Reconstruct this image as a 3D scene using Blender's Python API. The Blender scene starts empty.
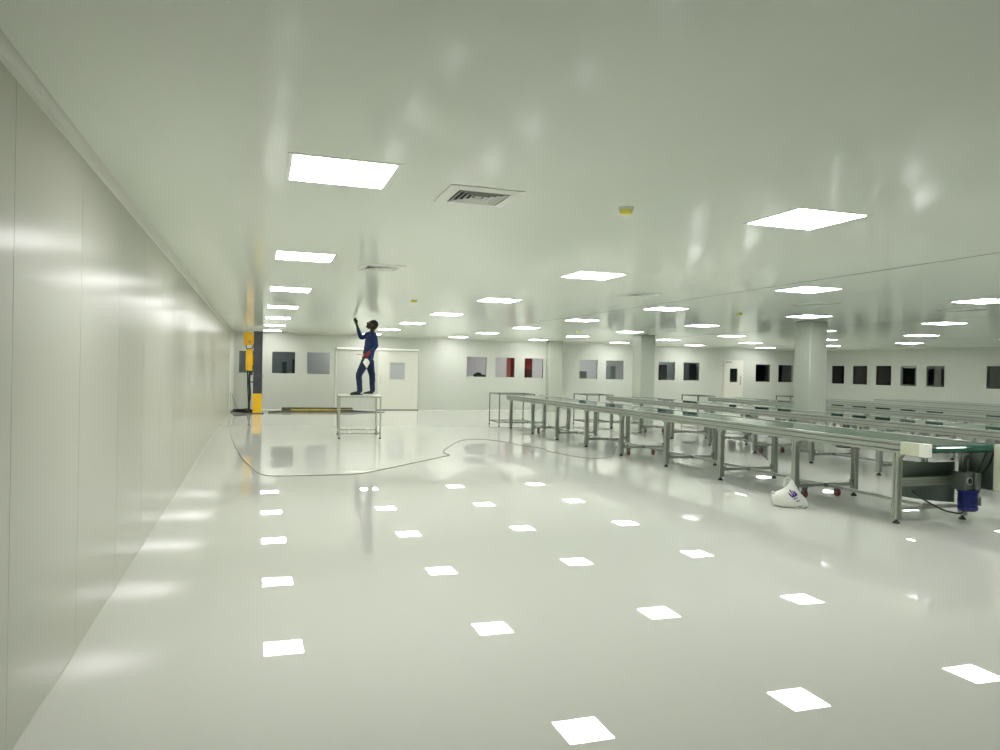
import bpy, bmesh, math, random
from mathutils import Vector, Matrix, noise
from mathutils.bvhtree import BVHTree
random.seed(7)
PI = math.pi
S = bpy.context.scene
C = S.collection
EYE = 1.52
H = 2.617            # ceiling height
XL, XR = -0.88, 22.3 # side walls
YB, YF = 26.0, -9.0  # far wall and the wall behind the viewpoint

# ------------------------------------------------------------------ materials
def principled(name, col, rough=.5, metal=0.0, spec=.5, bump=None, var=None, coat=0.0):
    m = bpy.data.materials.new(name); m.use_nodes = True
    nt = m.node_tree; b = nt.nodes['Principled BSDF']
    b.inputs['Base Color'].default_value = (*col, 1)
    b.inputs['Roughness'].default_value = rough
    b.inputs['Metallic'].default_value = metal
    b.inputs['Specular IOR Level'].default_value = spec
    b.inputs['Coat Weight'].default_value = coat
    tc = nt.nodes.new('ShaderNodeTexCoord')
    if var:
        sc, amt = var
        n = nt.nodes.new('ShaderNodeTexNoise'); n.inputs['Scale'].default_value = sc; n.inputs['Detail'].default_value = 4
        nt.links.new(tc.outputs['Object'], n.inputs['Vector'])
        mx = nt.nodes.new('ShaderNodeMixRGB'); mx.blend_type = 'MIX'
        mx.inputs[1].default_value = (*[c*(1-amt) for c in col], 1)
        mx.inputs[2].default_value = (*[min(1, c*(1+amt)) for c in col], 1)
        nt.links.new(n.outputs['Fac'], mx.inputs[0]); nt.links.new(mx.outputs[0], b.inputs['Base Color'])
    if bump:
        scale, dist, strength = bump
        mp = nt.nodes.new('ShaderNodeMapping'); mp.inputs['Scale'].default_value = scale
        nt.links.new(tc.outputs['Object'], mp.inputs['Vector'])
        n2 = nt.nodes.new('ShaderNodeTexNoise'); n2.inputs['Scale'].default_value = 1.0; n2.inputs['Detail'].default_value = 1.5
        nt.links.new(mp.outputs[0], n2.inputs['Vector'])
        bp = nt.nodes.new('ShaderNodeBump'); bp.inputs['Strength'].default_value = strength; bp.inputs['Distance'].default_value = dist
        nt.links.new(n2.outputs['Fac'], bp.inputs['Height']); nt.links.new(bp.outputs[0], b.inputs['Normal'])
    return m

def emission(name, col, s):
    m = bpy.data.materials.new(name); m.use_nodes = True
    nt = m.node_tree; nt.nodes.clear()
    e = nt.nodes.new('ShaderNodeEmission'); e.inputs[0].default_value = (*col, 1); e.inputs[1].default_value = s
    o = nt.nodes.new('ShaderNodeOutputMaterial'); nt.links.new(e.outputs[0], o.inputs[0])
    return m

def glass(name, tint, rough=.02):
    m = bpy.data.materials.new(name); m.use_nodes = True
    nt = m.node_tree; nt.nodes.clear()
    t = nt.nodes.new('ShaderNodeBsdfTransparent'); t.inputs[0].default_value = (*tint, 1)
    g = nt.nodes.new('ShaderNodeBsdfGlossy'); g.inputs['Roughness'].default_value = rough
    f = nt.nodes.new('ShaderNodeFresnel'); f.inputs[0].default_value = 1.45
    mx = nt.nodes.new('ShaderNodeMixShader'); o = nt.nodes.new('ShaderNodeOutputMaterial')
    nt.links.new(f.outputs[0], mx.inputs[0]); nt.links.new(t.outputs[0], mx.inputs[1]); nt.links.new(g.outputs[0], mx.inputs[2])
    nt.links.new(mx.outputs[0], o.inputs[0])
    return m

M = dict(
    floor=principled('glossy_epoxy', (.62, .63, .575), .0, bump=((2.2, 2.2, 2.2), .0014, .15), spec=.5),
    ceil=principled('ceiling_panel', (.83, .875, .80), .105, spec=.05),
    wall=principled('wall_panel', (.475, .50, .44), .30, var=(.5, .02)),
    wall_left=principled('glossy_wall_panel', (.485, .495, .42), .23, bump=((1, 14, .5), .0012, .22), spec=.035),
    column=principled('column_cladding', (.40, .43, .36), .25, bump=((9, 9, .3), .002, .3)),
    trim=principled('white_cove', (.58, .595, .52), .35),
    joint=principled('joint_sealant', (.12, .13, .11), .5),
    seam=principled('panel_joint', (.36, .37, .32), .5),
    frame=principled('window_frame', (.50, .515, .46), .35),
    glass=glass('window_glass', (.93, .95, .94)),
    door=principled('door_leaf', (.62, .63, .55), .3),
    lamp=emission('lamp_diffuser', (1.0, .985, .99), 14.0),
    lamp_frame=principled('lamp_frame', (.8, .8, .78), .4),
    vent=principled('vent_white', (.84, .86, .80), .4),
    vent_dark=principled('duct_shade', (.03, .04, .06), .7),
    alu=principled('anodised_aluminium', (.37, .40, .35), .38, metal=.55, var=(3, .05)),
    alu_dark=principled('slot_shade_dark_alu', (.20, .22, .20), .5, metal=.3),  # slot shade put into the colour; also real dark end caps and sleeves
    belt=principled('green_belt', (.006, .075, .045), .045, spec=.75, bump=((2, 2, 2), .0005, .2)),
    steel=principled('steel_sheet', (.20, .25, .23), .36, metal=.6, var=(4, .15)),
    gear=principled('gearbox_metal', (.16, .18, .16), .4, metal=.6, var=(9, .2)),
    blue=principled('motor_blue', (.006, .018, .16), .4),
    black=principled('black_rubber', (.012, .015, .014), .5),
    cream=principled('cream_panel', (.60, .62, .48), .4),
    white=principled('white_cap', (.80, .82, .74), .4),
    orange=principled('caster_orange', (.20, .045, .025), .45),
    yellow=principled('yellow_paint', (.92, .52, .003), .4, var=(2, .05)),
    post=principled('dark_grey_paint', (.045, .055, .06), .34, var=(3, .7)),
    orange_sign=principled('orange_mark', (.80, .30, .01), .4),
    ylw_cap=principled('yellow_dust_cap', (.92, .88, .16), .5),
    tube=principled('grey_tube', (.36, .37, .31), .4, metal=.2),
    tube_dark=principled('dark_tube', (.13, .14, .12), .4, metal=.3),
    table_top=principled('table_top', (.56, .57, .50), .4),
    cable=principled('grey_cable', (.20, .19, .14), .5),
    cable_black=principled('black_cable', (.01, .012, .012), .5),
    skin=principled('skin', (.045, .020, .011), .5),
    nail=principled('eye_white', (.6, .58, .5), .4),
    shirt=principled('navy_shirt', (.006, .027, .105), .8, var=(14, .2)),
    jeans=principled('navy_jeans', (.008, .018, .058), .85, var=(16, .25)),
    shoe=principled('dark_shoe', (.008, .010, .016), .5),
    sole=principled('pale_sole', (.6, .6, .55), .6),
    hair=principled('black_hair', (.006, .006, .006), .6),
    red=principled('red_cloth', (.19, .020, .022), .8),
    pinkstick=principled('pink_stick', (.5, .24, .18), .5),
    rag=principled('white_rag', (.76, .77, .70), .85),
    bag=principled('white_plastic_bag', (.68, .70, .64), .32, bump=((14, 14, 14), .01, .5)),
    purple=principled('purple_print', (.055, .008, .19), .5),
    greyprint=principled('grey_print', (.17, .14, .24), .5),
    beam=principled('rusty_beam', (.13, .12, .075), .6, var=(4, .3)),
    beam_yellow=principled('worn_yellow_beam', (.62, .45, .05), .5, var=(4, .2)),
    next_grey=principled('next_room_grey', (.22, .26, .25), .6),
    next_white=principled('next_room_white', (.62, .63, .62), .6),
    next_dark=principled('next_room_unlit_shade', (.03, .05, .045), .6),  # near-black walls: the gloom of unlit rooms put into the colour
    next_block=principled('dark_cabinet', (.05, .06, .065), .5),
    redpanel=principled('red_panel', (.42, .04, .035), .45),
    redblock=principled('dark_red_cabinet', (.12, .015, .015), .5),
    brown=principled('brown_cabinet', (.09, .05, .045), .6),
)

# ------------------------------------------------------------------ geometry helpers
def bx(bm, x0, x1, y0, y1, z0, z1, mi=0):
    v = [bm.verts.new(p) for p in ((x0,y0,z0),(x1,y0,z0),(x1,y1,z0),(x0,y1,z0),(x0,y0,z1),(x1,y0,z1),(x1,y1,z1),(x0,y1,z1))]
    for f in ((3,2,1,0),(4,5,6,7),(0,1,5,4),(1,2,6,5),(2,3,7,6),(3,0,4,7)):
        bm.faces.new([v[i] for i in f]).material_index = mi
def prism(bm, pts, axis, a, b, mi=0):
    """extrude a closed 2D outline along an axis from a to b"""
    def P(p, t):
        return {'x': (t, p[0], p[1]), 'y': (p[0], t, p[1]), 'z': (p[0], p[1], t)}[axis]
    A = [bm.verts.new(P(p, a)) for p in pts]; B = [bm.verts.new(P(p, b)) for p in pts]
    n = len(pts); fs = [bm.faces.new(A[::-1]), bm.faces.new(B)]
    for i in range(n): fs.append(bm.faces.new((A[i], A[(i+1) % n], B[(i+1) % n], B[i])))
    for f in fs: f.material_index = mi
def lathe(bm, prof, c=(0,0,0), axis='z', n=20, mi=0, smooth=True):
    rings = []
    for r, t in prof:
        ring = []
        for k in range(n):
            a = 2*PI*k/n; u, w = r*math.cos(a), r*math.sin(a)
            p = {'z': (u, w, t), 'x': (t, u, w), 'y': (w, t, u)}[axis]
            ring.append(bm.verts.new((p[0]+c[0], p[1]+c[1], p[2]+c[2])))
        rings.append(ring)
    for i in range(len(rings)-1):
        for k in range(n):
            f = bm.faces.new((rings[i][k], rings[i][(k+1) % n], rings[i+1][(k+1) % n], rings[i+1][k]))
            f.material_index = mi; f.smooth = smooth
    bm.faces.new(rings[0][::-1]).material_index = mi; bm.faces.new(rings[-1]).material_index = mi
def catmull(pts, sub=6):
    P = [Vector(p) for p in pts]; out = []
    for i in range(len(P)-1):
        p0, p1, p2, p3 = P[max(i-1,0)], P[i], P[i+1], P[min(i+2,len(P)-1)]
        for k in range(sub):
            t = k/sub
            out.append(.5*((2*p1)+(p2-p0)*t+(2*p0-5*p1+4*p2-p3)*t*t+(3*p1-p0-3*p2+p3)*t**3))
    out.append(P[-1]); return out
def tube(bm, pts, r, n=8, mi=0):
    pts = [Vector(p) for p in pts]; rings = []; last = None
    for i, p in enumerate(pts):
        d = (pts[min(i+1,len(pts)-1)] - pts[max(i-1,0)]).normalized()
        up = Vector((0,0,1)) if abs(d.z) < .9 else Vector((1,0,0))
        if last is not None: up = last
        a = d.cross(up).normalized(); b = a.cross(d).normalized(); last = b
        rr = r[i] if isinstance(r, (list, tuple)) else r
        rings.append([bm.verts.new(p + a*rr*math.cos(2*PI*k/n) + b*rr*math.sin(2*PI*k/n)) for k in range(n)])
    for i in range(len(rings)-1):
        for k in range(n):
            f = bm.faces.new((rings[i][k], rings[i][(k+1) % n], rings[i+1][(k+1) % n], rings[i+1][k])); f.smooth = True; f.material_index = mi
    bm.faces.new(rings[0]).material_index = mi; bm.faces.new(rings[-1][::-1]).material_index = mi
def ellip(bm, c, r, rot=None, n=16, m=10):
    mat = Matrix.Translation(c) @ (rot or Matrix.Identity(4)) @ Matrix.Diagonal((*r, 1))
    bmesh.ops.create_uvsphere(bm, u_segments=n, v_segments=m, radius=1, matrix=mat)
def obj(name, bm, mats, parent=None, bevel=0.0, loc=None):
    bmesh.ops.recalc_face_normals(bm, faces=bm.faces)
    me = bpy.data.meshes.new(name); bm.to_mesh(me); bm.free()
    for m in (mats if isinstance(mats, (list, tuple)) else [mats]): me.materials.append(m)
    o = bpy.data.objects.new(name, me); C.objects.link(o)
    if parent: o.parent = parent
    if loc: o.location = loc
    if bevel:
        md = o.modifiers.new('edge', 'BEVEL'); md.width = bevel; md.segments = 2; md.limit_method = 'ANGLE'
    return o
def tag(o, label, cat, group=None):
    o['label'] = label; o['category'] = cat
    if group: o['group'] = group
    return o
def thing(name, label, cat, loc=(0,0,0), rz=0, group=None):
    o = bpy.data.objects.new(name, None); C.objects.link(o); o.empty_display_size = .1
    o.location = loc; o.rotation_euler = (0,0,rz)
    return tag(o, label, cat, group)
def struct(name, bm, mats, parent=None, bevel=0.0):
    o = obj(name, bm, mats, parent, bevel)
    if parent is None: o['kind'] = 'structure'
    return o
def copy_tree(o, parent=None):
    c = o.copy(); C.objects.link(c)
    if parent: c.parent = parent
    for ch in list(o.children): copy_tree(ch, c)
    return c
B = bmesh.new

# ------------------------------------------------------------------ room shell
bm = B(); bx(bm, XL-.3, XR+.3, YF-.2, YB+.12, -.2, 0); struct('floor', bm, M['floor'])
bm = B(); bx(bm, XL-.3, XR+.3, YF-.2, YB+.12, H, H+.2); struct('ceiling', bm, M['ceil'])

# left wall: panels 1.12 m wide with open joints over a backing sheet
bm = B()
y = 3.22 - 1.12*11
bx(bm, XL-.25, XL-.006, YF-.2, YB+.12, 0, H, 1)
while y < YB:
    a, b = max(y+.002, YF), min(y+1.118, YB)
    if b > a: bx(bm, XL-.02, XL, a, b, 0, H)
    y += 1.12
struct('wall_left', bm, [M['wall_left'], M['seam']])
bm = B(); bx(bm, XL-.3, XR+.3, YF-.2, YF, 0, H); struct('wall_near', bm, M['wall'])

# far wall and right wall with window openings
ZW0, ZW1 = 1.21, 1.98
back_win = [(-0.62,0.10),(0.43,1.22),(1.57,2.36),(7.21,8.01),(8.32,9.11),(9.46,10.25),(11.71,12.50),(12.83,13.63),(13.97,14.77),(15.13,15.92),(16.27,17.05),(19.72,20.48),(20.86,21.63)]
right_win = [(23.80,24.52),(22.63,23.39),(21.49,22.25),(20.38,21.12),(19.26,20.02),(16.98,17.76),(15.85,16.6),(14.7,15.45)]
def wall_with_openings(name, spans, lo, hi, place, mat):
    bm = B()
    def seg(a, b, z0, z1):
        if b-a > 1e-4: place(bm, a, b, z0, z1)
    seg(lo, hi, 0, ZW0); seg(lo, hi, ZW1, H)
    cur = lo
    for a, b in sorted(spans): seg(cur, a, ZW0, ZW1); cur = b
    seg(cur, hi, ZW0, ZW1)
    return struct(name, bm, mat)
wall_with_openings('wall_back', back_win, XL-.3, XR+.3, lambda bm,a,b,z0,z1: bx(bm,a,b,YB,YB+.1,z0,z1), M['wall'])
wall_with_openings('wall_right', right_win, YF, YB, lambda bm,a,b,z0,z1: bx(bm,XR,XR+.1,a,b,z0,z1), M['wall'])
wn = 0
def window(a, b, on_back=True):
    global wn; wn += 1
    e = bpy.data.objects.new('window_%d' % wn, None); C.objects.link(e); e['kind'] = 'structure'
    e.location = ((a+b)/2, YB, ZW0) if on_back else (XR, (a+b)/2, ZW0)
    e.rotation_euler.z = 0 if on_back else -PI/2
    w = (b-a)/2; h = ZW1-ZW0
    bm = B()
    for x0, x1, z0, z1 in ((-w,-w+.022,0,h),(w-.022,w,0,h),(-w+.022,w-.022,0,.022),(-w+.022,w-.022,h-.022,h)):
        bx(bm, x0, x1, -.004, .09, z0, z1)
    obj('window_frame', bm, M['frame'], e)
    bm = B(); bx(bm, -w+.02, w-.02, .008, .014, .02, h-.02); obj('pane', bm, M['glass'], e)
for a, b in back_win: window(a, b)
for a, b in right_win: window(a, b, False)

# rooms seen through the windows
def slabs(name, boxes, mat):
    for side, b in boxes.items():
        bm = B(); bx(bm, *b); struct('wall_%s_%s' % (side, name), bm, mat)
def next_room(name, x0, x1, y0, y1, mat):
    t = .05
    slabs(name, dict(back=(x0-t,x1+t,y1,y1+t,0,H), left=(x0-t,x0,y0,y1,0,H), right=(x1,x1+t,y0,y1,0,H),
                     floor=(x0-t,x1+t,y0,y1+t,-t,0), ceiling=(x0-t,x1+t,y0,y1+t,H,H+t)), mat)
y0 = YB+.13
next_room('next_room_one', -1.1, 1.38, y0, 28.2, M['next_grey'])
next_room('next_room_two', 1.5, 6.9, y0, 28.2, M['next_white'])
next_room('next_room_three', 7.05, 14.95, y0, 28.4, M['next_white'])
next_room('next_room_four', 15.1, 17.6, y0, 28.4, M['next_grey'])
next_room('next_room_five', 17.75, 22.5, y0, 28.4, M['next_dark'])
x0, x1 = XR+.12, XR+2.4; ya, yb = 13.5, 25.0; t = .05
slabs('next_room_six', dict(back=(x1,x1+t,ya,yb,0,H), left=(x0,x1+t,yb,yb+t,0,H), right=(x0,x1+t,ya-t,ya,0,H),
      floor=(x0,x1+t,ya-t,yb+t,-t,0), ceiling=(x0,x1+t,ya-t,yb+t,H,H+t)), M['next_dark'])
def room_fill_light(x, y, w, d, power):  # unseen area light added to brighten a room behind the windows
    l = bpy.data.lights.new('next_room_fill_light', 'AREA'); l.shape = 'RECTANGLE'; l.size = w; l.size_y = d; l.energy = power
    o = bpy.data.objects.new('next_room_fill_light', l); C.objects.link(o); o.location = (x, y, H-.03)
room_fill_light(.2, 27.3, 1.5, .4, 6); room_fill_light(3.4, 27.6, 2.0, .4, 9); room_fill_light(11, 27.2, 6, .5, 28); room_fill_light(16.4, 27.5, 1.5, .4, 12)

def cabinet(name, x0, x1, y0, y1, z1, mat, label, cat, handle=True, rz=0):
    e = thing(name, label, cat, ((x0+x1)/2, (y0+y1)/2, 0)); w, d = (x1-x0)/2, (y1-y0)/2
    bm = B(); bx(bm, -w, w, -d, d, .05, z1); bx(bm, -w+.03, w-.03, -d+.03, d-.03, 0, .05); obj('body', bm, mat, e, .006)
    bm = B(); bx(bm, -w+.015, w-.015, -d-.018, -d, .08, z1-.03); dr = obj('door', bm, mat, e, .004)
    bm = B(); tube(bm, [(w-.08,-d-.018,z1*.5-.08),(w-.08,-d-.05,z1*.5-.06),(w-.08,-d-.05,z1*.5+.06),(w-.08,-d-.018,z1*.5+.08)], .008, 8); obj('handle', bm, M['frame'], dr)
    return e
cabinet('tall_cabinet', 9.10, 9.98, 26.5, 27.0, 2.2, M['redpanel'], 'tall red cabinet seen through two pale windows on the back wall', 'cabinet')
cabinet('low_cabinet', 9.62, 9.86, 26.2, 26.42, 1.56, M['redblock'], 'dark red box standing low in the red window', 'cabinet')
cabinet('tall_cabinet', 15.72, 16.02, 26.8, 27.2, 1.85, M['next_block'], 'dark tall cabinet behind the window just past the far grey column', 'cabinet')
cabinet('tall_cabinet', 17.05, 17.42, 26.8, 27.2, 1.95, M['next_block'], 'dark tall cabinet behind the second window past the far grey column', 'cabinet')
cabinet('low_cabinet', 12.05, 12.45, 26.9, 27.3, 1.52, M['next_grey'], 'pale grey low cabinet behind a window near the far corner', 'cabinet')
cabinet('low_cabinet', 13.5, 13.72, 26.9, 27.3, 1.75, M['next_grey'], 'pale grey narrow cabinet behind a window beside the far column', 'cabinet')
cabinet('low_cabinet', .80, .95, 26.7, 26.9, 1.62, M['next_block'], 'dark grey narrow box behind the window beside the yellow post', 'cabinet')
cabinet('low_cabinet', 1.14, 1.30, 26.7, 26.9, 1.72, M['next_block'], 'dark grey upright cabinet at the edge of the window beside the yellow post', 'cabinet')
cabinet('low_cabinet', XR+.55, XR+1.0, 21.5, 22.3, 1.62, M['brown'], 'brown cabinet behind one of the dark right wall windows', 'cabinet')
# dark heap of cloth on a ledge behind a back-wall window
bm = B(); ellip(bm, (0,0,.06), (.16,.1,.11)); ellip(bm, (.17,0,.04), (.14,.09,.06)); ellip(bm, (-.08,.02,.05), (.12,.09,.07))
for v in bm.verts:
    v.co += Vector((0,0,.02))*noise.noise(v.co*14); v.co.z = max(v.co.z, 0)
e = thing('storage_crate', 'dark heap on a crate seen through a pale back wall window', 'crate', (7.80, 26.38, 0))
obj('heap', bm, M['next_block'], e, loc=(0,0,1.22))
bm = B(); bx(bm, -.32,.32,-.16,.16,0,1.22); obj('crate_body', bm, M['next_white'], e, .01)

# coves, skirting line, joints
tn = 0
def trim(bm, mat):
    global tn; tn += 1; return struct('trim_%d' % tn, bm, mat)
def cove_outline(r, n=6):
    return [(0,0)] + [(r - r*math.sin(a), r - r*math.cos(a)) for a in [PI/2*k/n for k in range(n+1)]]
r = .048; co = cove_outline(r)
bm = B(); prism(bm, [(XL+u, H-v) for u, v in co], 'y', YF, YB); trim(bm, M['trim'])
bm = B(); prism(bm, [(YB-u, H-v) for u, v in co], 'x', XL, XR); trim(bm, M['trim'])
bm = B(); prism(bm, [(XR-u, H-v) for u, v in co], 'y', YF, YB); trim(bm, M['trim'])
bm = B(); prism(bm, [(XL+u, YB-v) for u, v in cove_outline(.13)], 'z', 0, H); trim(bm, M['trim'])
bm = B(); prism(bm, [(XL+u, v) for u, v in cove_outline(.006)], 'y', YF, YB); o = struct('baseboard_left', bm, M['wall_left'])
bm = B(); prism(bm, [(YB-u, v) for u, v in cove_outline(.012)], 'x', XL, XR); struct('baseboard_back', bm, M['trim'])
for x in (6.05, 12.0, 18.0):
    bm = B(); bx(bm, x-.009, x+.009, YF, YB, H-.0015, H+.001); trim(bm, M['joint'])

# columns
def column(n, x0, x1, y0, y1):
    bm = B(); bx(bm, x0, x1, y0, y1, 0, H)
    o = struct('column_%d' % n, bm, M['column'], bevel=.02); return o
column(1, 10.40, 10.82, 12.02, 12.48)
column(2, 10.60, 11.07, 19.2, 19.70)
bm = B(); bx(bm, 10.34, 10.88, YB-.35, YB, 0, H); struct('column_3', bm, M['column'], bevel=.02)

# ------------------------------------------------------------------ doors
def set_struct(e): e['kind'] = 'structure'; return e
e = bpy.data.objects.new('door_1', None); C.objects.link(e); e.location = (2.58, YB, 0); set_struct(e)
bm = B()
for x0, x1, z0, z1 in ((1.42,1.83,.03,2.08),(2.38,2.85,.03,2.08),(1.83,2.38,.03,1.07),(1.83,2.38,1.69,2.08)): bx(bm, x0, x1, -.05, -.012, z0, z1)
lf = obj('sliding_leaf', bm, M['door'], e)
bm = B()
for x0, x1, z0, z1 in ((1.83,1.86,1.07,1.69),(2.35,2.38,1.07,1.69),(1.86,2.35,1.07,1.10),(1.86,2.35,1.66,1.69)): bx(bm, x0, x1, -.056, -.012, z0, z1)
obj('glazing_frame', bm, M['frame'], lf)
bm = B(); bx(bm, 1.86, 2.35, -.035, -.03, 1.10, 1.66); obj('pane', bm, principled('frosted_door_glass', (.40,.42,.42), .08), lf)
bm = B(); bx(bm, 1.84, 2.37, -.012, -.006, 1.08, 1.68); obj('glazing_back', bm, M['next_white'], lf)
bm = B(); tube(bm, [(1.50,-.05,.95),(1.50,-.10,.98),(1.50,-.10,1.22),(1.50,-.05,1.25)], .012); obj('door_handle', bm, M['frame'], lf)
bm = B(); prism(bm, [(0,2.10),(-.09,2.10),(-.09,2.13),(-.06,2.17),(0,2.17)], 'x', 0, 2.87); obj('track_rail', bm, M['white'], e)
bm = B(); bx(bm, 1.40, 2.87, -.055, -.01, 0, .03); obj('bottom_seal', bm, M['joint'], e)
bm = B()
for x0, x1, z0, z1 in ((-.04,0,0,2.1),(2.87,2.90,0,2.1)): bx(bm, x0, x1, -.03, 0, z0, z1)
obj('door_frame', bm, M['trim'], e)

e = bpy.data.objects.new('door_2', None); C.objects.link(e); e.location = (18.17, YB, 0); set_struct(e)
bm = B()
for x0, x1, z0, z1 in ((.05,.29,.01,2.06),(.66,.90,.01,2.06),(.29,.66,.01,1.20),(.29,.66,1.76,2.06)): bx(bm, x0, x1, -.04, -.002, z0, z1)
lf = obj('door_leaf', bm, M['door'], e)
bm = B(); bx(bm, .29, .66, -.025, -.02, 1.20, 1.76); obj('pane', bm, M['glass'], lf)
bm = B(); bx(bm, .29, .66, -.008, -.003, 1.20, 1.76); obj('glazing_back', bm, M['next_dark'], lf)  # dark sheet paints the unlit room behind the glass
bm = B(); bx(bm, .78, .84, -.052, -.04, 1.08, 1.46); tube(bm, [(.81,-.05,1.2),(.81,-.09,1.2),(.70,-.09,1.2)], .010); obj('lock_plate', bm, M['seam'], lf)
bm = B(); bx(bm, .10, .34, -.09, -.04, 1.99, 2.05); obj('door_closer', bm, M['seam'], lf)
bm = B()
for x0, x1, z0, z1 in ((0,.05,0,2.11),(.90,.95,0,2.11),(.05,.90,2.06,2.11)): bx(bm, x0, x1, -.03, 0, z0, z1)
obj('door_frame', bm, M['trim'], e)

# ------------------------------------------------------------------ ceiling lights
LX = [.43, 3.63, 6.64, 9.64, 12.91, 16.15, 19.47]
LY = [4.277 + 3.46*k for k in range(0, 7)]
first = [0, 0, 1, 1, 2, 3, 4]
rows = ['row nearest the left wall','second row from the left wall','third row from the left wall','fourth row from the left wall','fifth row from the left wall','sixth row from the left wall','row nearest the right wall']
nth = ['first','second','third','fourth','fifth','sixth','seventh']
proto = thing('ceiling_light', '', 'ceiling light')
bm = B(); a, b = .30, .272
for x0, x1, y0_, y1_ in ((-a,a,-a,-b),(-a,a,b,a),(-a,-b,-b,b),(b,a,-b,b)): bx(bm, x0, x1, y0_, y1_, -.003, 0)
obj('frame', bm, M['ceil'], proto)
bm = B(); bx(bm, -b, b, -b, b, -.0045, -.0005); obj('diffuser', bm, M['lamp'], proto)
used = False
for i, x in enumerate(LX):
    for k, y in enumerate(LY):
        o = copy_tree(proto) if used else proto; used = True
        o.location = (x, y, H)
        j = k - first[i]
        if j >= 0:
            tag(o, 'glowing square ceiling light, %s from the front in the %s' % (nth[j], rows[i]), 'ceiling light', 'square ceiling light panels')
        else:
            tag(o, 'square ceiling light overhead, ahead of the nearest visible one of its row', 'ceiling light', 'ceiling lights out of view')

# vents
proto = thing('ceiling_vent', '', 'air vent')
def ring(bm, a, b, z0, z1, z2=None):
    """sloping square ring: outer half-size a at z0, inner b at z1"""
    t = .004
    O = [(-a,-a),(a,-a),(a,a),(-a,a)]; I = [(-b,-b),(b,-b),(b,b),(-b,b)]
    vo = [bm.verts.new((*p, z0)) for p in O]; vi = [bm.verts.new((*p, z1)) for p in I]
    vo2 = [bm.verts.new((*p, z0-t)) for p in O]; vi2 = [bm.verts.new((*p, z1-t)) for p in I]
    for k in range(4):
        n = (k+1) % 4
        bm.faces.new((vo[k],vo[n],vi[n],vi[k])); bm.faces.new((vo2[k],vi2[k],vi2[n],vo2[n]))
        bm.faces.new((vo[k],vo2[k],vo2[n],vo[n])); bm.faces.new((vi[k],vi[n],vi2[n],vi2[k]))
bm = B(); ring(bm, .235, .165, -.001, -.010); obj('flange', bm, M['vent'], proto)
bm = B()
for a in (.150, .118, .086): ring(bm, a, a-.014, -.013, -.004)
ring(bm, .054, .040, -.013, -.004); bx(bm, -.02, .02, -.02, .02, -.010, -.006); obj('louvre', bm, M['vent'], proto)
bm = B(); bx(bm, -.165, .165, -.165, .165, -.003, -.0005); obj('duct_shade_plate', bm, M['vent_dark'], proto)  # flat dark plate, shade inside the duct put into its colour
vents = [(1.31,4.52,'square louvred air vent on the ceiling beside the largest light, nearest of the vents'),
         (1.27,8.15,'square air vent on the ceiling above the standing worker'),
         (5.10,9.3,'square air vent on the ceiling above the first conveyor line, beyond the dark joint'),
         (8.06,9.2,'square air vent on the ceiling near the wide grey column'),
         (10.62,8.9,'square air vent on the ceiling over the third conveyor line')]
for i, (x, y, l) in enumerate(vents):
    o = proto if i == 0 else copy_tree(proto); o.location = (x, y, H); tag(o, l, 'air vent', 'ceiling air vents')
# yellow capped detectors
proto = thing('smoke_detector', '', 'detector')
bm = B(); lathe(bm, [(.052,0),(.052,-.010),(.042,-.013)], n=24); obj('base', bm, M['vent'], proto)
bm = B(); lathe(bm, [(.044,-.0125),(.042,-.034),(.033,-.043),(.010,-.046)], n=24); obj('dust_cap', bm, M['ylw_cap'], proto)
for i, (x, y, l) in enumerate([(2.32,4.45,'yellow capped detector on the ceiling, the closest and largest of them'),
        (2.39,11.86,'yellow capped detector on the ceiling near the standing worker'),
        (8.15,11.23,'yellow capped detector on the ceiling before the wide grey column'),
        (8.49,18.98,'yellow capped detector on the far ceiling near the back wall column')]):
    o = proto if i == 0 else copy_tree(proto); o.location = (x, y, H); tag(o, l, 'detector', 'yellow capped ceiling detectors')

# ------------------------------------------------------------------ conveyor lines
LEGY = [18.05, 16.5, 15.03, 13.54, 12.07, 10.54, 9.08, 7.56, 6.04]
W = .93; ZT = .855; ZR = .735; YN = 5.72; YE = 18.33
def rail_outline(x, s):
    """extruded profile with two slots on the outer face; s=-1 front, +1 rear"""
    o, i = x + s*.03, x - s*.03
    g = .012
    zs = [(o,ZR),(o,ZR+.024),(o-s*g,ZR+.025),(o-s*g,ZR+.039),(o,ZR+.040),(o,ZR+.080),(o-s*g,ZR+.081),(o-s*g,ZR+.095),(o,ZR+.096),(o,ZT),(i,ZT),(i,ZR)]
    return zs
def leg_bm(front, foot_gap=.045):
    bm = B(); a = .034; g = .008
    pr = []
    # slotted square post outline
    half = [(-a,-a),(-.006,-a),(-.006,-a+g),(.006,-a+g),(.006,-a),(a,-a)]
    out = []
    for k in range(4):
        c, s = math.cos(k*PI/2), math.sin(k*PI/2)
        out += [(p[0]*c-p[1]*s, p[0]*s+p[1]*c) for p in half[:-1]]
    prism(bm, out, 'z', foot_gap, ZR)
    # rounded corner gussets under the rail
    n = 5; r = .085
    for s in (-1, 1):
        pts = [(s*a, ZR), (s*a, ZR-r)] + [(s*(a+r-r*math.cos(t)), ZR-r+r*math.sin(t)) for t in [PI/2*k/n for k in range(1, n+1)]]
        prism(bm, pts, 'x', -.03, .03)
    return bm
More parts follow.
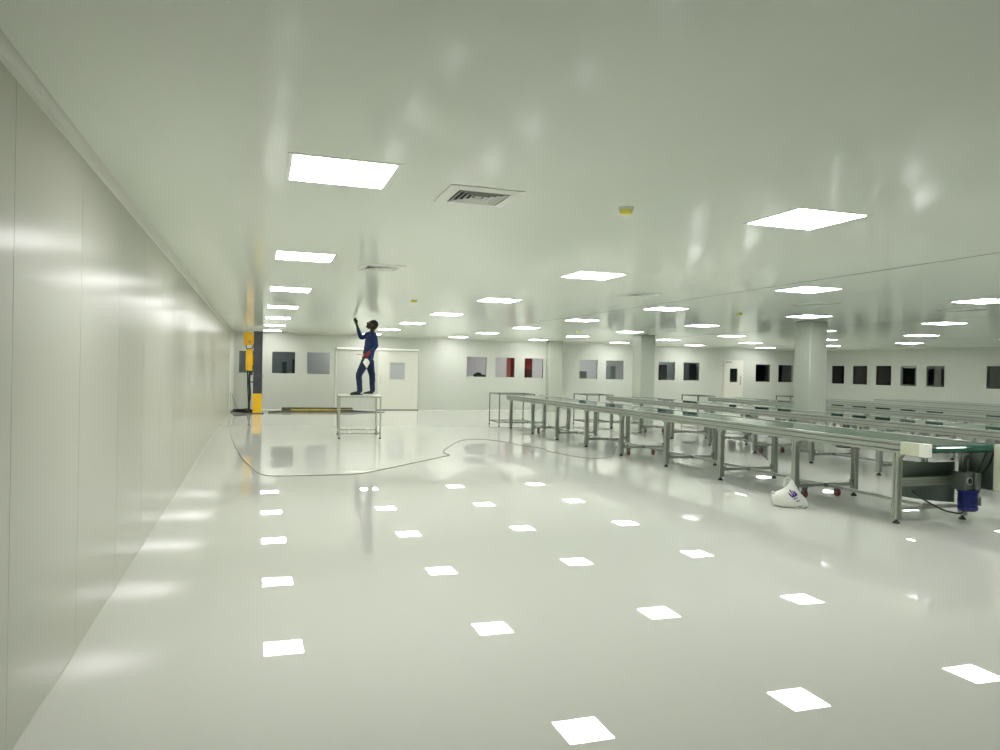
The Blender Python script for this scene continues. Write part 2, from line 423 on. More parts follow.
def make_conveyor(detail, legys):
    t = thing('conveyor_line', '', 'conveyor')
    for s, x in ((-1, 0), (1, W)):
        bm = B(); prism(bm, rail_outline(x, s), 'y', 5.98, YE); obj('side_rail', bm, M['alu'], t)
        bm = B()
        for z in (ZR+.026, ZR+.082): bx(bm, min(x+s*.0185, x+s*.020), max(x+s*.0185, x+s*.020), 5.98, YE, z, z+.012)  # dark strips paint the shade inside the slots
        bx(bm, x-.028, x+.028, YE, YE+.006, ZR+.002, ZT-.002)
        obj('rail_slot', bm, M['alu_dark'], t)
    # belt loop: flat top strand, rounded ends
    n = 10; r = .043; zc = ZT-.008-r
    pts = [(YN + r*math.cos(a), zc + r*math.sin(a)) for a in [PI/2 + PI*k/n for k in range(n+1)]]
    pts += [(YE-.08 + r*math.cos(a), zc + r*math.sin(a)) for a in [-PI/2 + PI*k/n for k in range(n+1)]]
    bm = B(); prism(bm, pts, 'x', .036, W-.036); obj('belt', bm, M['belt'], t)
    leg_me = None; foot_me = None
    for y in legys:
        for s, x in ((0, 0), (1, W)):
            if leg_me is None:
                lg = obj('leg', leg_bm(True), M['alu'], t); leg_me = lg.data
                bm = B(); lathe(bm, [(.036,0),(.036,.012),(.018,.026),(.010,.05)], n=14); ft = obj('foot', bm, M['black'], lg); foot_me = ft.data
            else:
                lg = bpy.data.objects.new('leg', leg_me); C.objects.link(lg); lg.parent = t
                ft = bpy.data.objects.new('foot', foot_me); C.objects.link(ft); ft.parent = lg
            lg.location = (x, y, 0)
    cb = None
    for y in (legys[:-1] if detail else legys):
        if cb is None:
            bm = B(); bx(bm, .034, W-.034, -.02, .02, .135, .175); bx(bm, .034, .075, -.012, .012, .175, .215); bx(bm, W-.075, W-.034, -.012, .012, .175, .215)
            o = obj('crossbar', bm, M['alu'], t, .003); cb = o.data
        else:
            o = bpy.data.objects.new('crossbar', cb); C.objects.link(o); o.parent = t
        o.location = (0, y, 0)
    for i in range(len(legys)-1):
        y1, y0_ = legys[i], legys[i+1]
        bm = B(); bx(bm, W/2-.018, W/2+.018, y0_+.02, y1-.02, .140, .172)
        for yy in (y0_+.02, y1-.07): bx(bm, W/2-.026, W/2+.026, yy, yy+.05, .131, .178, 1)
        obj('centre_brace', bm, [M['alu'], M['alu_dark']], t)
    cm = None
    for y in (16.5, 12.07, 7.56):
        for x in (.15, .66):
            if cm is None:
                bm = B(); bx(bm, -.03, .03, -.028, .028, .126, .135); bx(bm, -.026, -.018, -.022, .022, .045, .128); bx(bm, .018, .026, -.022, .022, .045, .128)
                ca = obj('caster', bm, M['gear'], t); cm = ca.data
                bm = B(); lathe(bm, [(.034,-.016),(.052,-.011),(.052,.011),(.034,.016)], (0,0,.053), 'x', 18); wh = obj('wheel', bm, M['orange'], ca); wm = wh.data
            else:
                ca = bpy.data.objects.new('caster', cm); C.objects.link(ca); ca.parent = t
                wh = bpy.data.objects.new('wheel', wm); C.objects.link(wh); wh.parent = ca
            ca.location = (x, y, 0)
    if not detail: return t
    # drive end
    bm = B(); bx(bm, -.035, .03, 5.75, 5.98, ZR-.005, ZT+.005); obj('end_plate', bm, M['cream'], t, .004)
    bm = B(); bx(bm, -.04, .034, 5.66, 5.75, ZR-.008, ZT+.008); obj('bearing_block', bm, M['white'], t, .006)
    bm = B(); bx(bm, .034, W-.034, 6.02, 6.07, .385, .475)
    for z in (.415, .44): bx(bm, .034, W-.034, 6.018, 6.021, z, z+.006, 1)
    obj('drive_crossbar', bm, [M['alu'], M['alu_dark']], t)
    bm = B(); bx(bm, .034, W-.034, 6.02, 6.06, .135, .170); obj('crossbar', bm, M['alu'], t, .003)
    # curved steel drip sheet behind the crossbar
    bm = B(); vs = []
    n = 10
    for k in range(n+1):
        u = k/n; x = .04 + (W-.08)*u; y = 6.13 - .02*u
        zt = .66 - .04*u - .05*math.sin(PI*u)*.4; zb = .30 - .13*u**.6
        vs.append([bm.verts.new((x, y, zb)), bm.verts.new((x, y, zt)), bm.verts.new((x, y+.012, zt)), bm.verts.new((x, y+.012, zb))])
    for k in range(n):
        for q in range(4): f = bm.faces.new((vs[k][q], vs[k+1][q], vs[k+1][(q+1)%4], vs[k][(q+1)%4]))
    bm.faces.new(vs[0]); bm.faces.new(vs[-1]); obj('drip_sheet', bm, M['steel'], t)
    bm = B(); bx(bm, W+.02, W+.03, 5.70, 6.0, .36, ZT-.004); obj('rear_plate', bm, M['steel'], t, .002)
    # gearbox and motor
    bm = B(); bx(bm, W-.265, W-.11, 5.80, 5.965, .355, .545); bx(bm, W-.165, W-.095, 5.755, 5.80, .36, .54)
    g = obj('gearbox', bm, M['gear'], t, .01)
    bm = B(); lathe(bm, [(.042,-.012),(.042,0),(.030,0),(.030,-.004)], (W-.215, 5.80, .455), 'y', 20); obj('shaft_bore', bm, M['alu'], g)
    bm = B(); lathe(bm, [(.029,-.0135),(.029,-.006)], (W-.215, 5.80, .455), 'y', 20); obj('shaft', bm, M['black'], g)
    bm = B(); prof = [(.105,.325),(.105,.31),(.088,.305)]
    z = .30
    while z > .17: prof += [(.096,z),(.096,z-.006),(.087,z-.007),(.087,z-.012)]; z -= .014
    prof += [(.096,.155),(.096,.125),(.080,.108),(.03,.106)]
    lathe(bm, prof, (W-.165, 5.85, .028), 'z', 28, smooth=False); mt = obj('motor', bm, M['blue'], t)
    bm = B(); bx(bm, W-.08, W-.03, 5.80, 5.88, .19, .28); obj('terminal_box', bm, M['gear'], mt, .005)
    for dy in (0, .10):
        bm = B(); tube(bm, catmull([(W+.008,5.78-dy*.8,.80),(W+.0,5.82-dy*.8,.66),(W-.02,5.87-dy*.6,.53),(W-.04,5.90-dy*.5,.46)]), .010, 8); obj('drive_cable', bm, M['cable_black'], t)
    bm = B(); tube(bm, catmull([(W-.22,5.82,.16),(W-.32,5.80,.125),(W-.40,5.84,.13),(W-.46,5.90,.15),(W-.60,6.0,.24),(W-.66,6.1,.32)]), .009, 8); obj('motor_cable', bm, M['cable_black'], t)
    bm = B(); bx(bm, W-.06, W+.22, 5.25, 5.655, .38, ZT)
    for k in range(4): bx(bm, W+.0, W+.15, 5.247, 5.251, .55+k*.06, .58+k*.06, 1)
    cbx = obj('control_box', bm, [M['cream'], M['black']], t, .004)
    bm = B(); bx(bm, W+.06, W+.11, 5.30, 5.35, .012, .38); bx(bm, W+.02, W+.15, 5.26, 5.39, 0, .012); obj('box_post', bm, M['alu'], cbx)
    return t
SKEW = .0115
def place(t, x_at_12):
    t.location = (x_at_12 + SKEW*12.07, 0, 0); t.rotation_euler.z = SKEW   # pivot on the axis origin
cv1 = make_conveyor(True, LEGY); place(cv1, 6.305)
tag(cv1, 'aluminium conveyor line with blue motor and green belt end, nearest the open floor', 'conveyor', 'parallel aluminium conveyor lines')
cv2 = make_conveyor(False, LEGY); place(cv2, 9.18)
tag(cv2, 'second conveyor line from the open floor, in front of the grey columns', 'conveyor', 'parallel aluminium conveyor lines')
cabs = [(12.42,'third conveyor line from the open floor, just behind the grey columns'),
        (15.45,'fourth conveyor line from the open floor, next to the last line'),
        (18.45,'farthest conveyor line, closest to the dark windows of the right wall')]
drive = []
for x, l in cabs:
    c = copy_tree(cv2); place(c, x); tag(c, l, 'conveyor', 'parallel aluminium conveyor lines')
# drive units hung under the second line
for y in (10.2, 12.75):
    bm = B(); bx(bm, .30, .52, y-.10, y+.10, .30, .50); bx(bm, .36, .40, y-.02, y+.02, .50, ZR-.03); bx(bm, .44, .48, y-.02, y+.02, .50, ZR-.03)
    d = obj('drive_unit', bm, M['gear'], cv2, .01)
    bm = B(); lathe(bm, [(.06,-.12),(.07,-.11),(.07,0),(.05,.012)], (.41, y-.10, .40), 'y', 18); obj('motor', bm, M['alu'], d)
    if y < 11: continue
    bm = B(); tube(bm, catmull([(.32,y-.08,.31),(.1,y-.5,.18),(-.2,y-1.2,.03),(-.5,y-1.7,.012)]), .008); obj('drive_cable', bm, M['cable_black'], d)

# ------------------------------------------------------------------ tube-frame tables
def make_table(w, d, h, mat, topmat, tt=.012):
    t = thing('frame_table', '', 'table')
    a = .017 if tt > .01 else .013
    for x in (a, w-a):
        for y in (a, d-a):
            bm = B(); bx(bm, x-a, x+a, y-a, y+a, .03, h-(.045 if tt > .01 else .036)); l = obj('leg', bm, mat, t, .003)
            bm = B(); lathe(bm, [(.024,0),(.024,.012),(.012,.018),(.010,.04)], (x,y,0), n=12); obj('foot', bm, M['black'], l)
    zb = h-.045 if tt > .01 else h-.036
    bm = B(); bx(bm, 0, w, 0, 2*a, zb, h-.012); bx(bm, 0, w, d-2*a, d, zb, h-.012); bx(bm, 0, 2*a, 2*a, d-2*a, zb, h-.012); bx(bm, w-2*a, w, 2*a, d-2*a, zb, h-.012)
    obj('apron', bm, mat, t)
    if tt > .01: bm = B(); bx(bm, -.004, w+.004, -.004, d+.004, h-.012, h); obj('tabletop', bm, topmat, t, .003)
    bm = B()
    for y in (a, d-a): bx(bm, 2*a, w-2*a, y-.012, y+.012, .095, .12)
    for x in (a, w-a): bx(bm, x-.012, x+.012, 2*a, d-2*a, .095, .12)
    for x in (.28*w, .74*w): tube(bm, catmull([(x-.04,.03,.108),(x,.12,.108),(x+.01,d*.5,.108),(x,d-.12,.108),(x+.04,d-.03,.108)]), .009)
    obj('lower_rail', bm, mat, t)
    return t
tb = make_table(.88, 1.06, .905, M['tube'], M['table_top']); tb.location = (1.62, 15.68, 0); tb.rotation_euler.z = -.065
tag(tb, 'pale metal frame table the worker stands on', 'table', 'metal frame tables')
tabs = [(6.13, 18.72, 1.02, 'first'), (8.68, 18.72, .82, 'second'), (12.30, 18.80, .58, 'third'), (15.75, 18.80, .58, 'fourth')]
for x, y, w_, n_ in tabs:
    o = make_table(w_, .9, .885, M['tube_dark'], M['table_top'], .006); o.location = (x, y, 0)
    tag(o, 'thin open metal frame stand at the far end of the %s conveyor line' % n_, 'table', 'metal frame tables')

# ------------------------------------------------------------------ yellow and grey lift post
t = thing('lift_post', 'dark grey lift post with yellow boxes standing near the left wall corner', 'lift post', (0, 24.0, 0))
bm = B(); prism(bm, [(-.13,-.09),(.13,-.09),(.13,.13),(.05,.13),(.05,.05),(-.05,.05),(-.05,.13),(-.13,.13)], 'z', .02, 2.53); obj('post', bm, M['post'], t, .006)
bm = B(); bx(bm, -.18, .20, -.14, .18, 0, .02)
for x in (-.15,.16):
    for y in (-.11,.14): lathe(bm, [(.014,.02),(.014,.035)], (x,y,0), n=6)
obj('base_plate', bm, M['post'], t)
bm = B(); bx(bm, -.135, .125, -.125, -.09, .02, .62); obj('base_cover', bm, M['yellow'], t, .008)
bm = B(); bx(bm, .13, .155, -.04, .05, .45, 1.22); bx(bm, .13, .175, -.03, .03, 1.12, 1.2); obj('side_rail', bm, M['seam'], t, .003)
bm = B(); bx(bm, -.42, -.155, -.16, .08, 2.10, 2.49); bx(bm, -.155, -.13, -.05, .05, 2.2, 2.4); ub = obj('upper_box', bm, M['yellow'], t, .012)
bm = B(); lathe(bm, [(.05,-.1645),(.05,-.158)], (-.25, 0, 2.20), 'y', 24); obj('warning_disc', bm, M['orange_sign'], ub)
bm = B(); lathe(bm, [(.022,2.49),(.022,2.51),(.012,2.525)], (-.31,-.04,0), 'z', 14); obj('beacon', bm, M['orange_sign'], ub)
bm = B(); bx(bm, -.355, -.16, -.16, .06, 1.32, 1.985); bx(bm, -.16, -.13, -.05, .05, 1.5, 1.8); lb = obj('lower_box', bm, M['yellow'], t, .012)
bm = B(); tube(bm, catmull([(-.35,-.06,2.10),(-.34,-.06,2.02),(-.28,-.06,1.99),(-.22,-.06,2.0),(-.16,-.06,2.03),(-.14,-.05,2.12)]), .013, 8); obj('hose', bm, M['cable_black'], t)
for dx, q in ((0,.0),(.05,.05),(.09,-.03)):
    bm = B(); tube(bm, catmull([(-.30+dx,-.05,1.33),(-.29+dx*.7,-.06+q,1.0),(-.27+dx*.8,-.05-q,.6),(-.25+dx*.3,-.05+q,.25),(-.28+dx,-.08,.03)]), .017, 8); obj('hose', bm, M['cable_black'], t)
bm = B(); bx(bm, -.22, -.13, -.03, .03, .95, .99); bx(bm, -.26,-.15,-.08,.02,1.18,1.32); obj('hose_clamp', bm, M['post'], t)
# coil of black hose on the floor at the post's foot
bm = B(); pts = []
for k in range(60):
    a = k*.42; pts.append((-.42 + .36*math.cos(a)*(.6+.4*math.sin(k*.17)), 24.55 + .30*math.sin(a), .025 + .02*(k % 7)/7 + .025*(k//24)))
tube(bm, pts, .02, 6); tag(obj('hose_coil', bm, M['cable_black']), 'tangled black hose lying on the floor at the foot of the lift post', 'hose')
# beams lying on the floor behind the post
def beam(name, x0, x1, y0, y1, yy0, yy1, z0, h, mat, label, cat):
    L = math.hypot(x1-x0, y1-y0); t = thing(name, label, cat, (x0, y0, z0), math.atan2(y1-y0, x1-x0), 'steel members lying by the post')
    w = yy1-yy0
    bm = B(); prism(bm, [(yy0,0),(yy1,0),(yy1,.025),(yy0+w*.6,.03),(yy0+w*.6,h-.03),(yy1,h-.025),(yy1,h),(yy0,h),(yy0,h-.025),(yy0+w*.4,h-.03),(yy0+w*.4,.03),(yy0,.025)], 'x', 0, L); obj('beam_body', bm, mat, t)
    bm = B(); bx(bm, -.012, 0, yy0, yy1, 0, h); bx(bm, L, L+.012, yy0, yy1, 0, h); obj('end_plate', bm, M['post'], t)
    bm = B()
    for k in range(5): lathe(bm, [(.018,h),(.018,h+.012)], (L*(.1+.2*k), (yy0+yy1)/2, 0), n=8)
    obj('bolt', bm, M['post'], t)
    return t
beam('steel_beam', .78, 3.05, 25.3, 25.3, -.10, .10, 0, .12, M['beam'], 'dark brown steel beam lying along the back wall behind the yellow one', 'beam')
beam('steel_beam', 1.05, 3.0, 24.85, 24.85, -.12, .12, 0, .085, M['beam_yellow'], 'worn yellow steel beam lying on the floor between two dark ones', 'beam')
beam('steel_beam', .35, 2.9, 24.5, 24.5, -.07, .07, 0, .05, M['beam'], 'low dark steel beam lying on the floor in front of the yellow one', 'beam')
bm = B(); prism(bm, [(2.55,.0),(4.05,.0),(4.05,.012),(3.2,.055),(2.95,.085),(2.55,.085)], 'y', 24.62, 24.74)
tag(obj('steel_strip', bm, M['post'], bevel=.004), 'long tapering dark strip on the floor pointing past the worker table', 'strip')

# ------------------------------------------------------------------ cables on the floor
z = .006
bm = B(); tube(bm, catmull([(-.80,24.6,.62),(-.79,24.3,.40),(-.76,23.2,.05),(-.70,21.5,z),(-.66,19.5,z),(-.48,16,z),(-.26,13.05,z),(-.06,11.4,z),(.05,10.75,z),(.22,10.50,z),(.58,10.47,z),(1.0,10.47,z),(1.4,10.53,z),(2.31,11.49,z),(3.02,12.31,z),(3.2,12.5,z),(3.2,12.9,z),(3.33,13.36,z),(4.06,14.98,z),(4.58,15.26,z),(4.99,14.47,z),(5.02,14.0,z),(5.28,13.29,z),(5.2,12.9,z),(5.30,12.3,z),(5.36,12.0,z),(5.53,11.74,z),(5.80,11.74,z),(6.06,11.95,z),(6.17,12.1,.02),(6.16,11.9,.25),(6.18,11.5,.6),(6.22,11.05,.86),(6.34,10.95,.875),(6.5,10.8,.864)], 8), .0045, 6)
tag(obj('power_cable', bm, M['cable']), 'grey cable looping across the glossy floor from the wall to the first conveyor', 'cable')
bm = B(); tube(bm, catmull([(-.78,25.6,.55),(-.72,25.5,.30),(-.60,25.2,.10),(-.45,25.0,.02),(-.35,24.95,.012)], 8), .010, 6)
tag(obj('wall_cable', bm, M['cable']), 'short grey cable sagging from the wall corner beside the lift post', 'cable')

# ------------------------------------------------------------------ white plastic bag with purple print
ang = -math.atan2(5.92, 7.08)
t = thing('plastic_bag', 'white plastic bag with purple print on the floor by the first conveyor', 'bag', (5.90, 7.10, 0), ang)
prof = [(0,-.16,.19,.10),(.012,-.19,.215,.125),(.05,-.205,.215,.14),(.09,-.215,.195,.135),(.13,-.215,.165,.12),(.155,-.165,.14,.11),(.19,-.095,.105,.09),(.23,-.045,.075,.065),(.27,-.012,.055,.045),(.30,.0,.040,.028),(.31,.008,.03,.012)]
bm = B(); rings = []; n = 36
for z_, xa, xb, dy in prof:
    cx, rx = (xa+xb)/2, (xb-xa)/2; rg = []
    for k in range(n):
        a = 2*PI*k/n; c, s = math.cos(a), math.sin(a)
        p = Vector((cx + rx*math.copysign(abs(c)**.8, c), dy*math.copysign(abs(s)**.9, s) - .0, z_))
        w = .012*noise.noise(p*9 + Vector((3,1,7))) + .006*noise.noise(p*24)
        if z_ > .01: p += Vector((c, s, .2))*w
        rg.append(bm.verts.new(p))
    rings.append(rg)
for rg in rings:
    for v in rg: v.co.x *= .91
for i in range(len(rings)-1):
    for k in range(n):
        f = bm.faces.new((rings[i][k], rings[i][(k+1)%n], rings[i+1][(k+1)%n], rings[i+1][k])); f.smooth = True
bm.faces.new(rings[0][::-1]); bm.faces.new(rings[-1])
bmesh.ops.subdivide_edges(bm, edges=bm.edges[:], cuts=1, use_grid_fill=True)
bvh = BVHTree.FromBMesh(bm)
obj('bag_body', bm, M['bag'], t)
bm = B(); tube(bm, catmull([(.03,0,.29),(.0,-.01,.325),(-.025,-.01,.335),(-.05,0,.315),(-.055,.0,.27),(-.065,.0,.225)]), [.012]*31, 8); obj('bag_handle', bm, M['bag'], t)
bm = B(); tube(bm, catmull([(-.186,-.03,.12),(-.195,-.03,.150),(-.175,-.04,.160),(-.160,-.06,.14)]), .009, 8); obj('bag_handle', bm, M['bag'], t)
def stroke(bm, pts, w):
    """printed stroke: pts in crop units (18.75 per pixel), laid on the bag's front"""
    P = []
    for u, v in pts: P.append(((u-425)*.00062, (660-v)*.00062))
    Q = []
    for i in range(len(P)-1):
        for k in range(4): q = k/4; Q.append((P[i][0]*(1-q)+P[i+1][0]*q, P[i][1]*(1-q)+P[i+1][1]*q))
    Q.append(P[-1]); pv = None
    for i, (x, z_) in enumerate(Q):
        d = Vector((Q[min(i+1,len(Q)-1)][0]-Q[max(i-1,0)][0], Q[min(i+1,len(Q)-1)][1]-Q[max(i-1,0)][1])).normalized()
        row = []
        for s in (-1, 1):
            xx, zz = x - d.y*s*w/2, z_ + d.x*s*w/2
            hit = bvh.ray_cast(Vector((xx, -1, zz)), Vector((0,1,0)))
            if hit[0] is None: row = None; break
            row.append(hit[0])
        if row is None: pv = None; continue
        cur = [bm.verts.new(p + Vector((0,-.0022,0))) for p in row] 
        if pv:
            bm.faces.new((pv[0], pv[1], cur[1], cur[0]))
        pv = cur
bm = B()
for s in ([(425,400),(470,440),(545,405)], [(440,345),(470,400),(500,440)], [(420,330),(450,370)], [(470,345),(500,385),(490,420)], [(505,345),(530,385),(555,400)], [(460,450),(500,455),(560,405)], [(405,385),(440,425),(480,460)], [(515,370),(525,410)]): stroke(bm, s, .012)
obj('purple_print', bm, M['purple'], t)
bm = B()
for s in ([(490,495),(560,450)], [(505,500),(570,458)], [(525,540),(575,500)], [(560,535),(610,492)], [(540,520),(600,520)], [(560,632),(600,605)], [(600,635),(655,595)], [(580,612),(640,618)]): stroke(bm, s, .007)
obj('small_print', bm, M['greyprint'], t)

# ------------------------------------------------------------------ the worker
def skin_bm(chains, target, sub=2):
    """chains: list of [(co, radius), ...]; skinned, subdivided, then added to the bmesh target"""
    for ch in chains:
        me = bpy.data.meshes.new('tmp'); me.from_pydata([c for c, r in ch], [(i, i+1) for i in range(len(ch)-1)], [])
        o = bpy.data.objects.new('tmp', me); C.objects.link(o)
        md = o.modifiers.new('s', 'SKIN'); md.use_smooth_shade = True
        for i, (c, r) in enumerate(ch):
            rr = r if isinstance(r, tuple) else (r, r)
            me.skin_vertices[0].data[i].radius = rr; me.skin_vertices[0].data[i].use_root = (i == 0)
        o.modifiers.new('u', 'SUBSURF').levels = sub
        dg = bpy.context.evaluated_depsgraph_get(); m2 = bpy.data.meshes.new_from_object(o.evaluated_get(dg))
        target.from_mesh(m2); bpy.data.objects.remove(o); bpy.data.meshes.remove(m2)
def remesh(bm, vox, smooth=4):
    me = bpy.data.meshes.new('tmp'); bm.to_mesh(me); bm.free()
    o = bpy.data.objects.new('tmp', me); C.objects.link(o)
    md = o.modifiers.new('r', 'REMESH'); md.mode = 'VOXEL'; md.voxel_size = vox; md.use_smooth_shade = True
    sm = o.modifiers.new('k', 'SMOOTH'); sm.iterations = smooth; sm.factor = .5
    dg = bpy.context.evaluated_depsgraph_get(); m2 = bpy.data.meshes.new_from_object(o.evaluated_get(dg))
    out = B(); out.from_mesh(m2); bpy.data.objects.remove(o); bpy.data.meshes.remove(m2)
    for f in out.faces: f.smooth = True
    return out
V = lambda x, y, z: Vector((x, y, z))
ZF = .905; PX, PY = 2.26, 16.12      # standing point on the table top
# joints (relative to the standing point; the worker faces -x, the near side is his left)
hipN, kneeN, ankN = V(-.04,-.085,.73), V(-.195,-.10,.42), V(-.165,-.10,.075)
hipF, kneeF, ankF = V(.04,.085,.73), V(.115,.10,.40), V(.125,.09,.075)
pel, chest, neck, head = V(.0,0,.76), V(.055,0,1.17), V(.085,0,1.335), V(.075,0,1.475)
shN, elN, haN = V(.095,-.175,1.28), V(.14,-.22,1.02), V(-.02,-.21,.87)
shF, elF, haF = V(.05,.165,1.29), V(-.125,.20,1.19), V(-.225,.18,1.49)
SC = 1.03
per = thing('person', 'worker in navy shirt and jeans standing on a table, hand raised to the ceiling', 'person', (PX, PY, ZF))
bm = B()
skin_bm([[(pel,(.15,.11)),(V(.02,0,.92),(.145,.10)),(chest,(.165,.115)),(V(.08,0,1.27),(.14,.08)),(neck,.055),(V(.085,0,1.42),.05)],
         [(hipN,.085),(kneeN,.055),(V(-.185,-.10,.30),.05),(ankN,.035),(V(-.18,-.10,.04),.035),(V(-.28,-.10,.03),.03)],
         [(hipF,.085),(kneeF,.055),(V(.12,.095,.28),.05),(ankF,.035),(V(.11,.09,.04),.035),(V(.01,.09,.03),.03)],
         [(shN,.055),(elN,.04),(elN.lerp(haN,.85),.030),(haN+(haN-elN).normalized()*.05,.026)], [(shF,.055),(elF,.04),(elF.lerp(haF,.85),.030),(haF+(haF-elF).normalized()*.05,.026)],
         [(chest+V(0,-.04,.08),.09),(shN,.06)], [(chest+V(0,.04,.08),.09),(shF,.06)]], bm)
# head tilted back, looking up past the raised hand: cranium, jaw, nose, ears, chin
R = Matrix.Rotation(math.radians(32), 4, 'Y')      # tips the face (-x) upwards
def hp(x, y, z): return head + (R @ Vector((x, y, z)))
ellip(bm, hp(.012,0,.02), (.098,.077,.098), R); ellip(bm, hp(-.03,0,-.05), (.066,.058,.066), R)
ellip(bm, hp(-.098,0,-.018), (.020,.013,.024), R); ellip(bm, hp(-.074,0,-.094), (.02,.025,.018), R)
ellip(bm, hp(-.082,0,-.060), (.014,.026,.013), R); ellip(bm, hp(-.080,0,.028), (.014,.05,.012), R)
for s in (-1, 1): ellip(bm, hp(.015, s*.080, -.01), (.018,.010,.032), R)
# hands: palm plus five separate fingers each
def hand(w, fwd, up, side, curl):
    """w wrist, fwd along the palm, up out of the back of the hand, side towards the thumb"""
    ellip(bm, w + fwd*.045, (.034,.040,.044))
    for i, (o, L) in enumerate(((.036,.068),(.013,.078),(-.012,.072),(-.037,.056))):
        b0 = w + fwd*.082 + side*o
        b1 = b0 + (fwd*math.cos(curl*.6) - up*math.sin(curl*.6))*L*.45
        b2 = b1 + (fwd*math.cos(curl*1.5) - up*math.sin(curl*1.5))*L*.33
        b3 = b2 + (fwd*math.cos(curl*2.3) - up*math.sin(curl*2.3))*L*.25
        skin_bm([[(w+fwd*.05+side*o*.8,.010),(b0,.0095),(b1,.0085),(b2,.008),(b3,.0065)]], bm, 1)
    t0 = w + fwd*.03 + side*.033
    skin_bm([[(w+fwd*.02+side*.015,.012),(t0,.012),(t0+(side*.7+fwd*.7)*.034,.010),(t0+(side*.45+fwd*.9-up*.25)*.062,.008)]], bm, 1)
fwdF = V(-.30,0,.95).normalized(); upF = (V(.75,.65,.2) - fwdF*V(.75,.65,.2).dot(fwdF)).normalized(); hand(haF, fwdF, upF, upF.cross(fwdF), .30)
fwdN = (haN-elN).normalized(); hand(haN, fwdN, V(0,-1,0), V(-.6,0,.8).normalized(), .9)
bm = remesh(bm, .0055, 3)
body = obj('body', bm, M['skin'], per)
# eyes
for s in (-1, 1):
    bm = B(); ellip(bm, hp(-.072, s*.032, .006), (.010,.012,.007), R); obj('eye', bm, M['nail'], per)
bm = B(); ellip(bm, hp(.024,0,.032), (.100,.083,.098), R); ellip(bm, hp(.05,0,-.02), (.07,.07,.06), R)
bm = remesh(bm, .012, 2)
for v in bm.verts: v.co += v.normal*.004*noise.noise(v.co*60)
obj('hair', bm, M['hair'], per)
# shirt
bm = B()
skin_bm([[(V(.0,0,.70),(.165,.135)),(V(.015,0,.86),(.160,.128)),(V(.045,0,1.03),(.170,.130)),(chest+V(0,0,.02),(.178,.130)),(V(.08,0,1.275),(.135,.085)),(V(.09,0,1.34),(.066,.066))],
         [(chest+V(0,-.04,.07),.10),(shN,.075),((shN+elN)/2,.062),(elN,.056),((elN+haN)/2,.048),(elN.lerp(haN,.86),.040)],
         [(chest+V(0,.04,.07),.10),(shF,.075),((shF+elF)/2,.060),(elF,.054),((elF+haF)/2,.046),(elF.lerp(haF,.80),.038)]], bm)
bm = remesh(bm, .012, 3)
for v in bm.verts: v.co += v.normal*.007*noise.noise(Vector((v.co.x*12, v.co.y*12, v.co.z*16)))
obj('shirt', bm, M['shirt'], per)
# jeans
bm = B()
skin_bm([[(V(.0,0,.84),(.145,.112)),(V(-.0,0,.72),(.155,.125))],
         [(hipN+V(.01,.02,.03),.105),(hipN.lerp(kneeN,.5),.088),(kneeN,.072),(kneeN.lerp(ankN,.5),.064),(ankN+V(0,0,.0),.058),(ankN+V(0,0,-.02),.056)],
         [(hipF+V(.01,-.02,.03),.105),(hipF.lerp(kneeF,.5),.088),(kneeF,.072),(kneeF.lerp(ankF,.5),.064),(ankF+V(0,0,.0),.058),(ankF+V(0,0,-.02),.056)]], bm)
bm = remesh(bm, .012, 3)
for v in bm.verts: v.co += v.normal*.006*noise.noise(Vector((v.co.x*14, v.co.y*14, v.co.z*18)))
obj('jeans', bm, M['jeans'], per)
for a, kind in ((ankN, 0), (ankF, 1)):
    bm = B()
    skin_bm([[(V(a.x+.025,a.y,.05),(.046,.044)),(V(a.x-.03,a.y,.052),(.046,.044)),(V(a.x-.10,a.y,.042),(.043,.032)),(V(a.x-.165,a.y,.034),(.036,.022)),(V(a.x-.195,a.y,.03),(.022,.016))],
             [(V(a.x,a.y,.05),.044),(V(a.x,a.y,.10),.048)]], bm)
    bm = remesh(bm, .009, 3)
    for v in bm.verts: v.co.z = max(v.co.z, .012)
    sh = obj('shoe', bm, M['shoe'], per)
    bm = B(); prism(bm, [(a.x+.065,a.y-.03),(a.x+.075,a.y),(a.x+.065,a.y+.03),(a.x-.05,a.y+.042),(a.x-.14,a.y+.046),(a.x-.20,a.y+.022),(a.x-.205,a.y-.01),(a.x-.14,a.y-.044),(a.x-.05,a.y-.040)], 'z', 0, .02)
    obj('sole', bm, M['sole'] if kind else M['shoe'], sh, .004)
per.scale = (SC, SC, SC)
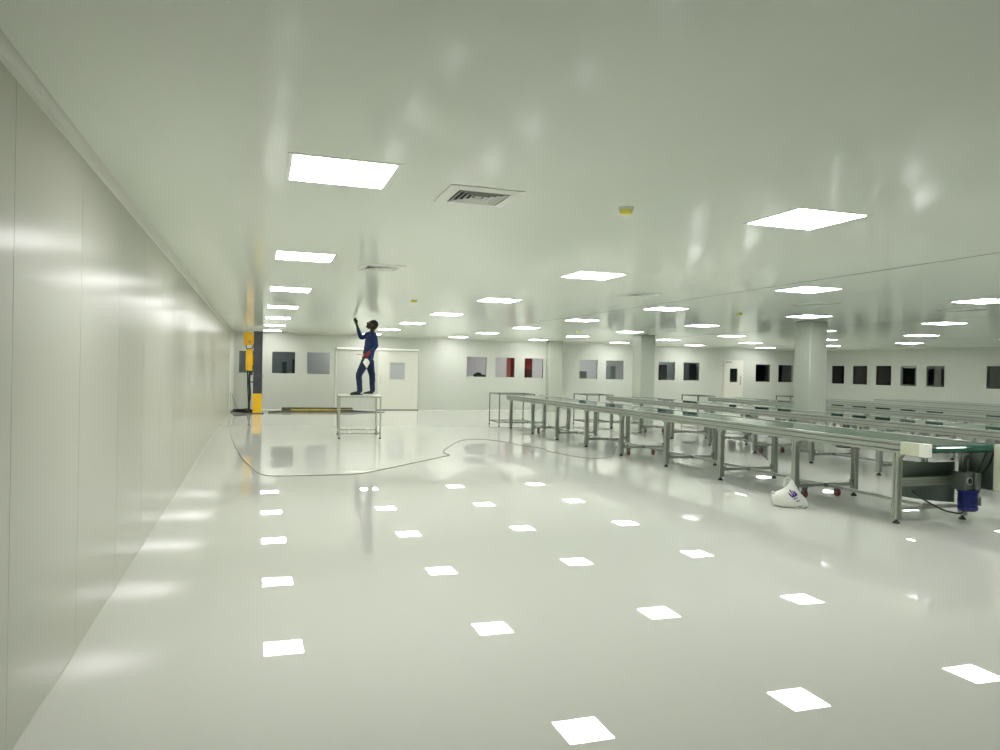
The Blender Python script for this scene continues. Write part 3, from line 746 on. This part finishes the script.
# red cloth with a pale stick held at the waist, white rag hanging below
hw = Vector((PX, PY, ZF)) + (haN + fwdN*.065)*SC + Vector((0,-.02,0))
bm = B(); ellip(bm, (0,0,.0), (.055,.035,.05)); ellip(bm, (.045,0,.05), (.04,.03,.05)); ellip(bm, (-.02,0,-.05), (.035,.025,.04))
bm = remesh(bm, .010, 2)
for v in bm.verts: v.co += v.normal*.009*noise.noise(v.co*40)
tt = thing('red_cloth', 'red cloth with a thin pale stick in the worker hand at the waist', 'cloth', hw)
obj('cloth_fold', bm, M['red'], tt)
bm = B(); tube(bm, [(.02,-.005,.0),(-.10,-.01,.012),(-.19,-.01,.02)], .009, 8); obj('stick', bm, M['pinkstick'], tt)
bm = B(); n = 12; vs = {}
for i in range(n+1):
    for j in range(n+1):
        u, v = i/n-.5, j/n
        w = .025 + .05*v/.4 if v < .4 else .075*(1-(v-.4)/.6) + .004
        x = 2*u*w + .015*v; zz = -.19*v + abs(u)*.02*(1-v)
        y = -.012 + .014*math.sin(u*14 + v*3)*v
        vs[i,j] = (bm.verts.new((x, y, zz)), bm.verts.new((x, y+.006, zz)))
for i in range(n):
    for j in range(n):
        for s in (0, 1): 
            f = bm.faces.new((vs[i,j][s], vs[i+1,j][s], vs[i+1,j+1][s], vs[i,j+1][s])); f.smooth = True
tag(obj('white_rag', bm, M['rag'], loc=hw+Vector((.0,-.03,-.075))), 'white rag hanging below the red cloth at the worker hip', 'cloth')

# ------------------------------------------------------------------ camera and view
cam = bpy.data.cameras.new('camera'); co = bpy.data.objects.new('camera', cam); C.objects.link(co)
yaw, pitch, roll, f = .3167, -.0076, .0212, 739.25
fw = Vector((math.sin(yaw)*math.cos(pitch), math.cos(yaw)*math.cos(pitch), math.sin(pitch)))
r0 = Vector((math.cos(yaw), -math.sin(yaw), 0)); u0 = r0.cross(fw)
r_ = math.cos(roll)*r0 + math.sin(roll)*u0; u_ = -math.sin(roll)*r0 + math.cos(roll)*u0
mw = Matrix((r_, u_, -fw)).transposed().to_4x4(); mw.translation = (0, 0, EYE)
co.matrix_world = mw
cam.sensor_fit = 'HORIZONTAL'; cam.sensor_width = 36; cam.lens = f/1000*36; cam.clip_start = .05; cam.clip_end = 200
S.camera = co
w = bpy.data.worlds.new('world'); S.world = w; w.use_nodes = True
w.node_tree.nodes['Background'].inputs[0].default_value = (.5, .5, .48, 1); w.node_tree.nodes['Background'].inputs[1].default_value = .02
S.view_settings.view_transform = 'Standard'; S.view_settings.look = 'None'; S.view_settings.gamma = 1
S.view_settings.use_curve_mapping = False; S.view_settings.exposure = 1.25
cy = S.cycles
cy.max_bounces = 10; cy.diffuse_bounces = 6; cy.glossy_bounces = 6; cy.transparent_max_bounces = 12
cy.use_denoising = True; cy.caustics_reflective = False; cy.caustics_refractive = False
cy.sample_clamp_indirect = 8
